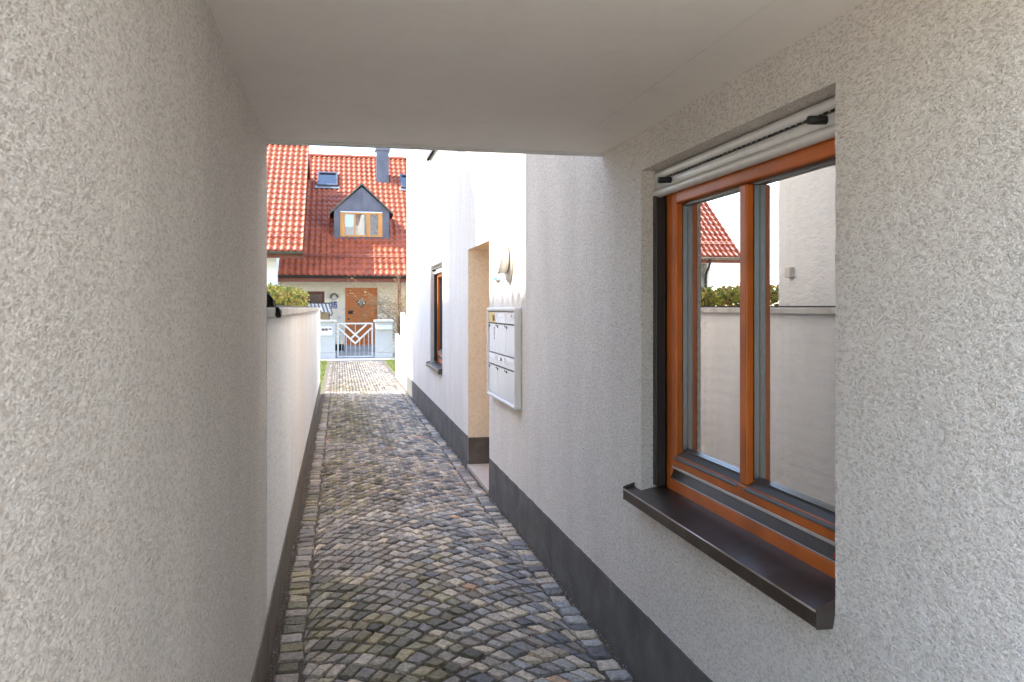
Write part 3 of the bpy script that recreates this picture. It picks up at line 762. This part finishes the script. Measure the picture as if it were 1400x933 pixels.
def gutter(mb, x0, x1, y, z, r=.07):
    n = 8
    pts = [(x0, y - r * math.cos(math.pi * i / n), z - r * math.sin(math.pi * i / n)) for i in range(n + 1)]
    pts += [(x0, y + (r - .006) * math.cos(math.pi * i / n), z - (r - .006) * math.sin(math.pi * i / n)) for i in range(n + 1)]
    mb.prism(pts, (x1 - x0, 0, 0))
    mb.tube([(x0, y - r, z), (x1, y - r, z)], .012, 8)

def snow_guard(x0, x1, ye, ze, pitch, s, parent, root, step=1.0):
    d = Vector((0, math.cos(pitch), math.sin(pitch))); n = Vector((0, -math.sin(pitch), math.cos(pitch)))
    p = Vector((0, ye, ze)) + d * s
    mb = MB()
    for h in (.10, .17):
        q = p + n * h; mb.tube([(x0, q.y, q.z), (x1, q.y, q.z)], .013, 8)
    x = x0 + .25
    while x < x1:
        a = p + n * .04; b = p + n * .19; c = p + n * .04 + d * .22
        mb.tube([(x, a.y, a.z), (x, b.y, b.z), (x, c.y, c.z)], .010, 6); x += step
    return mb.build('snow_guard', M['snow'], parent, root)
M['ochre'] = pmat('ochre_wall_paint', (.46, .36, .24), .9, bump=.3, bscale=60, var=.05)
M['cladding'] = pmat('weathered_cladding', (.20, .21, .19), .8, var=.4, vscale=4)
M['snow'] = pmat('red_painted_steel', (.36, .13, .09), .4, metal=.2)

# ------------------------------------------------------------------ house straight ahead
def main_house():
    YW = 29.5
    t = thing('red_roofed_house', 'cream house with red tiled roof and grey dormer at the end of the alley', 'house', (.7, YW, 0))
    xa, xb = -1.98, 9.0
    # wall with door and window openings (facing -y): built as boxes butted end to end
    mb = MB()
    dx0, dx1, dz1 = .185, 1.305, 2.30; wx0, wx1, wz0, wz1 = -1.13, -.52, 1.3, 2.17
    mb.box(xa, wx0, YW, YW + .3, 0, 2.75); mb.box(wx0, wx1, YW, YW + .3, 0, wz0); mb.box(wx0, wx1, YW, YW + .3, wz1, 2.75)
    mb.box(wx1, dx0, YW, YW + .3, 0, 2.75); mb.box(dx0, dx1, YW, YW + .3, dz1, 2.75); mb.box(dx0, dx1, YW, YW + .3, 0, .29); mb.box(dx1, xb, YW, YW + .3, 0, 2.75)
    mb.box(xa, xa + .3, YW + .3, 40, 0, 2.75); mb.box(xb - .3, xb, YW + .3, 40, 0, 2.75); mb.box(xa, xb, 40, 40.3, 0, 2.75)
    for x in (xa, xb - .3): mb.prism([(x, YW + .2, 2.75), (x, 40, 2.75), (x, 35, 7.6)], (.3, 0, 0))
    mb.build('wall', M['cream'], t, t)
    pitch = math.atan2(7.89 - 2.68, 35 - 28.2)
    roof = tiled_roof('roof', -2.06, 9.3, 28.2, 2.68, 35.0, 7.86, t, t)
    mb = MB(); gutter(mb, -2.08, 9.3, 28.14, 2.66, .065); mb.build('gutter', M['gutter'], roof, t)
    mb = MB(); mb.box(-2.04, 9.28, 28.22, 28.26, 2.46, 2.58); mb.build('fascia', M['redwood'], roof, t)
    mb = MB(); mb.box(-2.0, 9.2, 28.262, 29.5, 2.60, 2.62); mb.build('eave_soffit', M['redwood'], roof, t)
    g = snow_guard(-1.9, 9.2, 28.2, 2.70, pitch, .95, roof, t)
    # dormer
    dm = MB(); fx0, fx1, fy, zb, ze, zp = -.20, 1.745, 30.0, 4.0, 5.06, 5.98; xc = (fx0 + fx1) / 2
    wx, wX, wz, wZ = .015, 1.50, 4.13, 5.02
    yk = 33.2
    dm.box(fx0, wx, fy, fy + .1, zb, ze); dm.box(wX, fx1, fy, fy + .1, zb, ze); dm.box(wx, wX, fy, fy + .1, zb, wz); dm.box(wx, wX, fy, fy + .1, wZ, ze)
    dm.prism([(fx0, fy, ze), (fx1, fy, ze), (xc, fy, zp - .06)], (0, .1, 0))
    dm.box(fx0, fx0 + .08, fy + .1, 32, zb, ze); dm.box(fx1 - .08, fx1, fy + .1, 32, zb, ze)
    D = dm.build('dormer', M['zinc'], t, t)
    mb = MB()
    ov = .14
    for s in (-1, 1):
        ex = xc + s * (fx1 - xc + ov); ezz = ze - ov * (zp - ze) / (fx1 - xc)
        mb.prism([(ex, fy - .12, ezz), (xc, fy - .12, zp + .0), (xc, fy - .12, zp + .07), (ex, fy - .12, ezz + .06)], (0, yk - fy, 0))
    mb.build('dormer_roof', M['gutter_green'], D, t)
    mb = MB(); mb.box(xc - .012, xc + .012, fy - .02, fy - .001, ze + .02, zp - .08); mb.box(fx0, fx1, fy - .015, fy - .001, ze - .005, ze + .019); mb.build('seam', M['zinc'], D, t)
    MB().box(fx0 - .02, fx1 + .02, fy - .06, fy - .001, zb - .0, zb + .035).build('apron', M['zinc'], D, t)
    mb = MB()
    mb.box(wx, wX, fy - .03, fy + .05, wZ - .085, wZ - .03); mb.box(wx, wX, fy - .03, fy + .05, wz, wz + .06)
    for a, b in ((wx, wx + .16), (.50, .56), (.93, 1.06), (wX - .16, wX)): mb.box(a, b, fy - .03, fy + .05, wz + .06, wZ - .085)
    mb.build('dormer_window', M['orange_far'], D, t, bevel=.006)
    MB().box(wx, wX, fy - .04, fy + .05, wZ - .028, wZ + .01).build('shutter_box', M['white_metal'], D, t)
    MB().quad((wx, fy + .03, wz), (wX, fy + .03, wz), (wX, fy + .03, wZ - .05), (wx, fy + .03, wZ - .05)).build('dormer_pane', M['glass_far'], D, t)
    MB().box(wx + .2, wx + .85, fy + .06, fy + .065, wz, wZ - .05).build('curtain', M['blind'], D, t)
    # skylights
    up = Vector((0, math.cos(pitch), math.sin(pitch))); nr = Vector((0, -math.sin(pitch), math.cos(pitch)))
    for x0, x1, yc in ((-.86, -.08, 33.35), (2.37, 3.15, 33.35)):
        c = Vector((0, yc, 2.68 + (yc - 28.2) * math.tan(pitch)))
        def slab(h0, h1, a, b, s0, s1, m):
            P = [Vector((a, *(c + up * s0 + nr * h0).yz)), Vector((b, *(c + up * s0 + nr * h0).yz)), Vector((b, *(c + up * s1 + nr * h0).yz)), Vector((a, *(c + up * s1 + nr * h0).yz))]
            m.prism(P, nr * (h1 - h0))
        m = MB()
        slab(-.02, .11, x0, x0 + .07, -.55, .5, m); slab(-.02, .11, x1 - .07, x1, -.55, .5, m); slab(-.02, .11, x0 + .07, x1 - .07, -.55, -.47, m); slab(-.02, .11, x0 + .07, x1 - .07, .41, .5, m)
        f = m.build('skylight', M['zinc'], t, t)
        m = MB(); slab(.05, .06, x0 + .07, x1 - .07, -.47, .41, m); m.build('skylight_pane', M['sky_pane'], f, t)
        m = MB(); slab(.04, .05, x0 - .08, x1 + .08, -.72, -.56, m); m.build('flashing', M['alu_grey'], f, t)
    mb = MB(); mb.box(1.43, 1.92, 33.3, 33.8, 6.3, 7.86); mb.box(1.655, 1.675, 33.29, 33.3, 6.3, 7.86)
    ch = mb.build('chimney', M['zinc'], t, t)
    MB().box(1.38, 1.97, 33.25, 33.85, 7.861, 7.94).build('chimney_cap', M['zinc'], ch, t)
    MB().tube([(1.68, 33.55, 7.94), (1.68, 33.55, 8.15)], .09, 14).build('flue', M['alu_dark'], ch, t)
    # front door
    y = YW + .04
    mb = MB(); mb.box(dx0, dx0 + .09, y, y + .1, .29, 2.30); mb.box(dx1 - .09, dx1, y, y + .1, .29, 2.30); mb.box(dx0 + .09, dx1 - .09, y, y + .1, 2.19, 2.30)
    mb.box(dx0 + .09, dx1 - .09, y + .02, y + .08, .29, 2.19)
    d = mb.build('front_door', M['door_wood'], t, t, bevel=.006)
    MB().box(.44, 1.06, y + .008, y + .02, .5, 2.03).build('door_panel', M['door_planks'], d, t)
    cx, cz = .742, 1.78
    def dia(r, t0, t1): return MB().prism([(cx - r, y + t0, cz), (cx, y + t0, cz - r), (cx + r, y + t0, cz), (cx, y + t0, cz + r)], (0, t1 - t0, 0))
    dia(.175, -.005, .007).build('diamond_frame', M['dark_metal'], d, t); dia(.145, -.012, -.0052).build('diamond_pane', M['sky_pane'], d, t)
    MB().box(.29, .46, y - .02, y + .019, 1.38, 1.50).build('handle_plate', M['dark_metal'], d, t, bevel=.01)
    MB().tube([(.305, y + .02, 1.20), (.305, y - .0, 1.20)], .03, 12).build('lock', M['dark_metal'], d, t)
    mb = MB(); mb.box(wx0, wx0 + .1, y, y + .08, wz0, wz1); mb.box(wx1 - .1, wx1, y, y + .08, wz0, wz1); mb.box(wx0 + .1, wx1 - .1, y, y + .08, wz1 - .1, wz1); mb.box(wx0 + .1, wx1 - .1, y, y + .08, wz0, wz0 + .1)
    wf = mb.build('window', M['redwood'], t, t, bevel=.006)
    MB().quad((wx0 + .1, y + .05, wz0 + .1), (wx1 - .1, y + .05, wz0 + .1), (wx1 - .1, y + .05, wz1 - .1), (wx0 + .1, y + .05, wz1 - .1)).build('window_pane', M['porch_pane'], wf, t)
    mb = MB(); mb.box(dx0 - .05, dx1 + .1, 28.55, YW + .04, -.05, .285); mb.build('upper_step', M['granite'], t, t, bevel=.008)
    mb = MB(); mb.box(-.32, dx1 + .25, 27.6, 28.548, -.05, .15); mb.build('lower_step', M['granite'], t, t, bevel=.008)
    mb = MB(); mb.box(1.93, 2.05, 28.3, 28.42, 0, 2.6); mb.build('eave_post', M['redwood'], t, t, bevel=.006)
    MB().box(-1.97, .13, YW - .012, YW - .001, 0, .33).build('base_band', M['black'], t, t)
    MB().box(-.075, .035, YW - .03, YW, 1.2, 1.32).build('switch_box', M['white_metal'], t, t, bevel=.006)
M['sky_pane'] = glass_mat('dark_backed_glass', 2.2)
M['porch_pane'] = glass_mat('porch_window_glass', 1.45)
main_house()
def bulkhead():
    x, y, z = -.188, 29.5, 1.965
    t = thing('bulkhead_lamp', 'round frosted wall lamp with a black half hood beside the front door', 'lamp', (x, y, z))
    mb = MB(); mb.tube([(x, y + .01, z), (x, y - .03, z), (x, y - .07, z), (x, y - .09, z)], [.115, .115, .09, .04], 28); mb.build('globe', M['lamp_plate'], t, t)
    mb = MB(); n = 16
    o = [(x + .14 * math.cos(a), y, z + .14 * math.sin(a)) for a in [math.pi * (-.05 + 1.1 * i / n) for i in range(n + 1)]]
    i_ = [(x + .108 * math.cos(a), y, z + .108 * math.sin(a)) for a in [math.pi * (-.05 + 1.1 * i / n) for i in range(n, -1, -1)]]
    vs = o + i_; k = len(vs)
    v2 = vs + [(a, b - .12, c) for a, b, c in vs]
    fs = []
    for j in range(n): fs += [(j, j + 1, k - 2 - j, k - 1 - j), (k + j, 2 * k - 1 - j, 2 * k - 2 - j, k + j + 1), (j, k + j, k + j + 1, j + 1), (k - 1 - j, k - 2 - j, 2 * k - 2 - j, 2 * k - 1 - j)]
    mb.add(v2, fs); mb.build('hood', M['dark_metal'], t, t)
bulkhead()
def number_sign():
    x0, x1, z0, z1, y = -.287, -.088, 1.574, 1.817, 29.5
    t = thing('house_number_plate', 'blue enamel plate with white number 30 A below the hooded round lamp', 'sign', ((x0 + x1) / 2, y, z0))
    MB().box(x0 - .012, x1 + .012, y - .012, y, z0 - .012, z1 + .012).build('rim', M['white_paint'], t, t)
    MB().box(x0, x1, y - .016, y - .0122, z0, z1).build('plate', M['blue'], t, t)
    text_mesh('number', '30 A', .105, M['white_paint'], ((x0 + x1) / 2, y - .018, z1 - .075), (R(90), 0, 0), t, t)
    mb = MB()
    for z in (z0 + .032, z0 + .082): mb.box(x0 + .02, x1 - .02, y - .018, y - .0162, z, z + .018)
    mb.build('small_lines', M['white_paint'], t, t)
number_sign()

# ------------------------------------------------------------------ house on the left
def left_house():
    t = thing('tiled_side_house', 'white house with bright red tiled roof standing forward, left of the cream house', 'house', (-5.5, 27.4, 0))
    mb = MB(); mb.box(-10.150, -1.99, 27.4, 37, 0, 3.35)
    for x in (-10.150, -2.24): mb.prism([(x, 27.4, 3.35), (x, 37, 3.35), (x, 32.2, 7.5)], (.25, 0, 0))
    mb.build('wall', M['plaster_far'], t, t)
    roof = tiled_roof('roof', -11.000, -1.14, 26.6, 3.36, 32.2, 7.74, t, t)
    pitch = math.atan2(7.74 - 3.36, 5.6)
    mb = MB(); gutter(mb, -11.020, -1.13, 26.54, 3.33, .07); mb.build('gutter', M['gutter_green'], roof, t)
    mb = MB()
    for x in (-11.005, -1.165): mb = MB(); mb.prism([(x, 26.6, 3.30), (x, 32.2, 7.68), (x, 37.8, 3.30), (x, 37.8, 3.14), (x, 32.2, 7.50), (x, 26.6, 3.14)], (.03, 0, 0)); mb.build('verge_board', M['redwood'], roof, t)
    mb = MB(); mb.box(-10.980, -1.16, 26.66, 26.70, 3.15, 3.27); mb.box(-10.980, -1.17, 26.7, 27.4, 3.2, 3.22); mb.build('fascia', M['redwood'], roof, t)
    snow_guard(-10.850, -1.3, 26.6, 3.38, pitch, .65, roof, t)
    mb = MB(); mb.tube([(-9.750, 26.54, 3.28), (-9.750, 26.6, 3.1), (-9.900, 27.2, 2.8), (-9.950, 27.34, 2.6), (-9.950, 27.34, 0)], .045, 10); mb.build('downpipe', M['gutter'], t, t)
    mb = MB(); 
    for k in range(18): mb.box(-10.0 + k * .25, -9.77 + k * .25, 27.36, 27.399, .5, 3.15)
    mb.build('timber_cladding', M['cladding'], t, t)
left_house()

# ------------------------------------------------------------------ neighbour house beyond the frame on the left
def neighbour():
    t = thing('dormered_neighbour_house', 'tall ochre house with gabled dormers behind the hedge on the left', 'house', (-9, 10, 0))
    XE = -7.0; H = 1.70 + math.hypot(1, AZ) * (XR - XE) * math.tan(ELEV); sh = AZ * (XR - XE); yl, yr_ = 6.2, 15.0 + sh
    MB().box(-14.9, XE - .4, yl, yr_ - .2, 0, H - .05).build('wall', M['ochre'], t, t)
    pit = R(34); w_ = 4.2
    mb = MB(); mb.prism([(XE, yl, H - .12), (XE, yl, H), (XE - w_, yl, H + w_ * math.tan(pit)), (XE - 2 * w_, yl, H), (XE - 2 * w_, yl, H - .12)], (0, yr_ - yl, 0))
    mb.build('roof', M['tile'], t, t)
    # ragged row of tile ends along the eave
    mb = MB(); y = yl
    while y < yr_ - .2: mb.box(XE - .3, XE + .03, y, y + .12, H - .03, H + random.uniform(.0, .03)); y += .2
    mb.build('eave_tiles', M['tile'], t, t)
    for yc in (8.74 + sh, 12.86 + sh):
        m = MB(); z1 = H + .98; 
        m.prism([(XE + .01, yc - .98, H - .05), (XE + .01, yc + .98, H - .05), (XE + .01, yc + .98, z1), (XE + .01, yc, z1 + .82), (XE + .01, yc - .98, z1)], (-2.2, 0, 0))
        m.build('dormer', M['zinc'], t, t)
neighbour()

# ------------------------------------------------------------------ gate, pillars and front garden
def pillars():
    t = thing('gate_pillar', 'pale gate pillar with bell panel on the left of the white gate', 'pillar', (-.40, 26.2, 0), 'gate pillars')
    MB().box(-.66, -.13, 26.0, 26.45, -.05, .21).build('base', M['pillar'], t, t, bevel=.006)
    MB().box(-.65, -.14, 26.01, 26.44, .215, 1.15).build('shaft', M['pillar'], t, t, bevel=.006)
    MB().box(-.69, -.10, 25.97, 26.48, 1.151, 1.222).build('cap', M['coping'], t, t, bevel=.008)
    p = MB().box(-.603, -.22, 25.985, 26.011, .746, 1.017).build('bell_panel', M['white_box'], t, t, bevel=.006)
    mb = MB(); mb.box(-.545, -.455, 25.981, 25.986, .895, .965); mb.box(-.44, -.36, 25.981, 25.986, .895, .965); mb.build('name_window', M['brown_mark'], p, t)
    MB().box(-.335, -.245, 25.981, 25.986, .92, .965).build('call_button', M['redwood'], p, t)
    t = thing('gate_pillar', 'pale gate pillar with letter slot on the right of the white gate', 'pillar', (1.34, 26.2, 0), 'gate pillars')
    MB().box(1.075, 1.615, 26.0, 26.45, -.05, .21).build('base', M['pillar'], t, t, bevel=.006)
    MB().box(1.085, 1.605, 26.01, 26.44, .215, 1.15).build('shaft', M['pillar'], t, t, bevel=.006)
    MB().box(1.045, 1.645, 25.97, 26.48, 1.151, 1.222).build('cap', M['coping'], t, t, bevel=.008)
    mb = MB(); mb.box(1.13, 1.60, 25.955, 26.01, .955, 1.05); mb.box(1.115, 1.61, 25.925, 26.01, .925, .954); mb.build('letter_flap', M['white_metal'], t, t, bevel=.006)
pillars()
def gate():
    x0, x1, z0, z1, y = -.075, 1.02, .06, 1.13, 26.2
    t = thing('garden_gate', 'white metal garden gate with crossed V bars between the two pillars', 'gate', ((x0 + x1) / 2, y, 0))
    mb = MB(); w_ = .045
    mb.box(x0, x0 + w_, y, y + .04, z0, z1); mb.box(x1 - w_, x1, y, y + .04, z0, z1); mb.box(x0 + w_, x1 - w_, y + .001, y + .039, z1 - w_, z1); mb.box(x0 + w_, x1 - w_, y + .001, y + .039, z0, z0 + .04)
    mb.build('frame', M['white_metal'], t, t, bevel=.004)
    xm = (x0 + x1) / 2
    mb = MB()
    mb.bar((x0 + .045, y + .004, .97), (xm, y + .004, .49), .05, .032); mb.bar((x1 - .045, y + .005, .97), (xm, y + .005, .49), .05, .031)
    mb.bar((x0 + .20, y + .007, 1.08), (xm + .15, y + .007, .625), .05, .027); mb.bar((x1 - .20, y + .008, 1.08), (xm - .15, y + .008, .625), .05, .026)
    mb.build('v_bar', M['white_metal'], t, t)
    for k in range(1, 8):
        x = x0 + (x1 - x0) * k / 8; zt = .49 + abs(x - xm) * (.48 / (xm - x0 - .045)) - .01
        mb = MB(); mb.tube([(x, y + .02, z0 + .04), (x, y + .02, zt)], .008, 8); mb.build('rod', M['white_metal'], t, t)
    mb = MB(); mb.tube([(xm, y + .02, .78), (xm, y + .02, z1 - w_)], .008, 8); mb.build('rod', M['white_metal'], t, t)
    mb = MB(); mb.box(x0 - .02, x0 + .02, y - .03, y - .001, .84, .90); mb.box(x0 - .05, x0 + .01, y - .03, y - .001, .68, .74); mb.build('hinge', M['white_metal'], t, t)
gate()
MB().box(-.70, 1.65, 25.2, 26.6, -.1, .035).build('gate_sill', M['granite'], kind='structure', bevel=.008)
def canopy():
    t = thing('striped_canopy', 'small striped canopy on a post behind the left gate pillar', 'canopy', (-.45, 27.2, 0))
    mb = MB(); mb.prism([(-1.0, 26.9, 1.46), (-.23, 26.9, 1.46), (-.31, 27.35, 1.74), (-1.0, 27.35, 1.74)], (0, .01, .012)); mb.build('canvas', M['awning'], t, t)
    MB().box(-1.02, -.24, 27.33, 27.42, 1.73, 1.765).build('top_rail', M['dark_metal'], t, t)
    MB().box(-.345, -.315, 27.1, 27.13, 0, 1.5).build('post', M['dark_metal'], t, t)
    mb = MB(); mb.tube([(-.33, 27.1, 1.36), (-.26, 27.02, 1.36), (-.23, 26.97, 1.42), (-.23, 26.92, 1.46)], .014, 8); mb.build('bracket', M['dark_metal'], t, t)
    MB().box(-1.0, -.35, 27.3, 27.34, .2, 1.45).build('back_board', M['tan'], t, t)
canopy()
def fence():
    t = thing('white_garden_fence', 'white stepped garden fence continuing from the far corner of the right house', 'fence', (1.3, 17.6, 0))
    def run(y0, y1, z):
        m = MB(); y = y0
        while y < y1 - .02:
            e = min(y + .19, y1); m.box(1.275, 1.31, y + .004, e - .004, .03, z - .03); y = e
        m.build('board', M['white_metal'], t, t, bevel=.004)
        m = MB(); m.box(1.262, 1.325, y0, y1, z - .06, z); m.box(1.262, 1.325, y0, y1, .0, .06)
        for k in (.3, .5): m.box(1.263, 1.274, y0, y1, z - k, z - k + .05)
        m.build('rail', M['white_metal'], t, t, bevel=.006)
    run(15.92, 17.40, 1.45); run(17.52, 19.1, .97)
    MB().box(1.255, 1.335, 17.40, 17.52, 0, 1.50).build('post', M['white_metal'], t, t, bevel=.008)
    MB().box(1.255, 1.335, 19.10, 19.2, 0, 1.0).build('post', M['white_metal'], t, t, bevel=.008)
fence()
def shrub():
    t = thing('bare_shrub', 'bare tan shrub with thin arching twigs behind the right gate pillar', 'shrub', (2.35, 27.2, 0))
    tw = MB(); lf = MB()
    def grow(p, d, r, n, lvl):
        pts = [p]; q = Vector(p)
        for i in range(n):
            d = (d + Vector((random.gauss(0, .16), random.gauss(0, .16), -.04 * lvl - .02 * i))).normalized(); q = q + d * .19
            pts.append(q.copy())
            if lvl < 2 and random.random() < .75: grow(q.copy(), (d + Vector((random.gauss(0, .6), random.gauss(0, .6), random.gauss(.1, .4)))).normalized(), r * .55, random.randint(3, 5), lvl + 1)
            for _ in range(3):
                if random.random() < .6 and q.z > .45:
                    k = random.choice([(.36, .26, .14), (.28, .19, .10), (.42, .33, .19), (.20, .15, .06)])
                    leaf_card(lf, q + Vector((random.gauss(0, .05), random.gauss(0, .05), random.gauss(0, .05))), .045, k)
        tw.tube(pts, [max(.003, r * (1 - .8 * i / len(pts))) for i in range(len(pts))], 5)
    for i in range(26):
        a = random.uniform(0, 6.28); s = random.uniform(.05, .36)
        grow(Vector((2.35 + .25 * math.cos(a), 27.2 + .3 * math.sin(a), 0)), Vector((s * math.cos(a), s * math.sin(a), 1)).normalized(), .012, random.randint(9, 13), 0)
    tw.build('twigs', M['bark'], t, t); lf.build('dry_leaves', M['leaf'], t, t)
shrub()
def grass():
    mb = MB()
    def patch(x0, x1, y0, y1, n):
        for _ in range(n):
            x = random.uniform(x0, x1); y = random.uniform(y0, y1); h = random.uniform(.03, .085); a = random.uniform(0, 6.28); wd = .006
            dx, dy = math.cos(a) * wd, math.sin(a) * wd; bx, by = random.gauss(0, .02), random.gauss(0, .02)
            k = random.choice([(.16, .21, .04), (.22, .25, .05), (.10, .15, .03), (.28, .25, .09)])
            mb.add([(x - dx, y - dy, 0), (x + dx, y + dy, 0), (x + bx, y + by, h)], [(0, 1, 2)], k)
    patch(-1.6, -.36, 15.9, 25.7, 9000); patch(1.33, 2.8, 19.2, 25.9, 9000)
    o = mb.build('grass', M['grass'], kind='stuff'); tag(o, 'short spring grass on both sides of the cobbled path by the gate', 'grass')
grass()

def litter():
    """grit, crumbs of render and dry leaf scraps caught along the walls and in the joints"""
    mb = MB()
    pal = [(.34, .27, .19), (.46, .40, .32), (.20, .14, .09), (.58, .53, .46), (.14, .10, .07), (.30, .17, .08)]
    for i in range(5200):
        y = 2.4 + 12.5 * random.random() ** 2.2
        u = random.random()
        if u < .34: x = XL + .012 + abs(random.gauss(0, .025))
        elif u < .68: x = XR - .012 - abs(random.gauss(0, .025))
        else: x = random.uniform(XL + .03, XR - .03)
        z = .004 if u < .68 else random.choice((.003, .003, .016))
        r = random.uniform(.0018, .0048) * (1 if u < .68 else .8)
        k = random.choice(pal); a = random.uniform(0, 6.28)
        P = [(x + r * math.cos(a + j * 2.1) * random.uniform(.7, 1.4), y + r * math.sin(a + j * 2.1) * random.uniform(.7, 1.4), z) for j in range(3)]
        mb.add(P + [(x, y, z + r * random.uniform(.7, 1.5))], [(0, 2, 1), (0, 1, 3), (1, 2, 3), (2, 0, 3)], k)
    for i in range(70):
        y = 2.6 + 9 * random.random() ** 1.8; x = XL + .02 + abs(random.gauss(0, .03)) if random.random() < .6 else XR - .02 - abs(random.gauss(0, .03))
        leaf_card(mb, (x, y, .018), random.uniform(.018, .035), random.choice([(.30, .15, .05), (.22, .13, .06), (.40, .26, .10)]), up=3)
    o = mb.build('grit', M['leaf'], kind='stuff'); tag(o, 'loose grit and dry leaf scraps along the wall bases and cobble joints', 'grit')
litter()
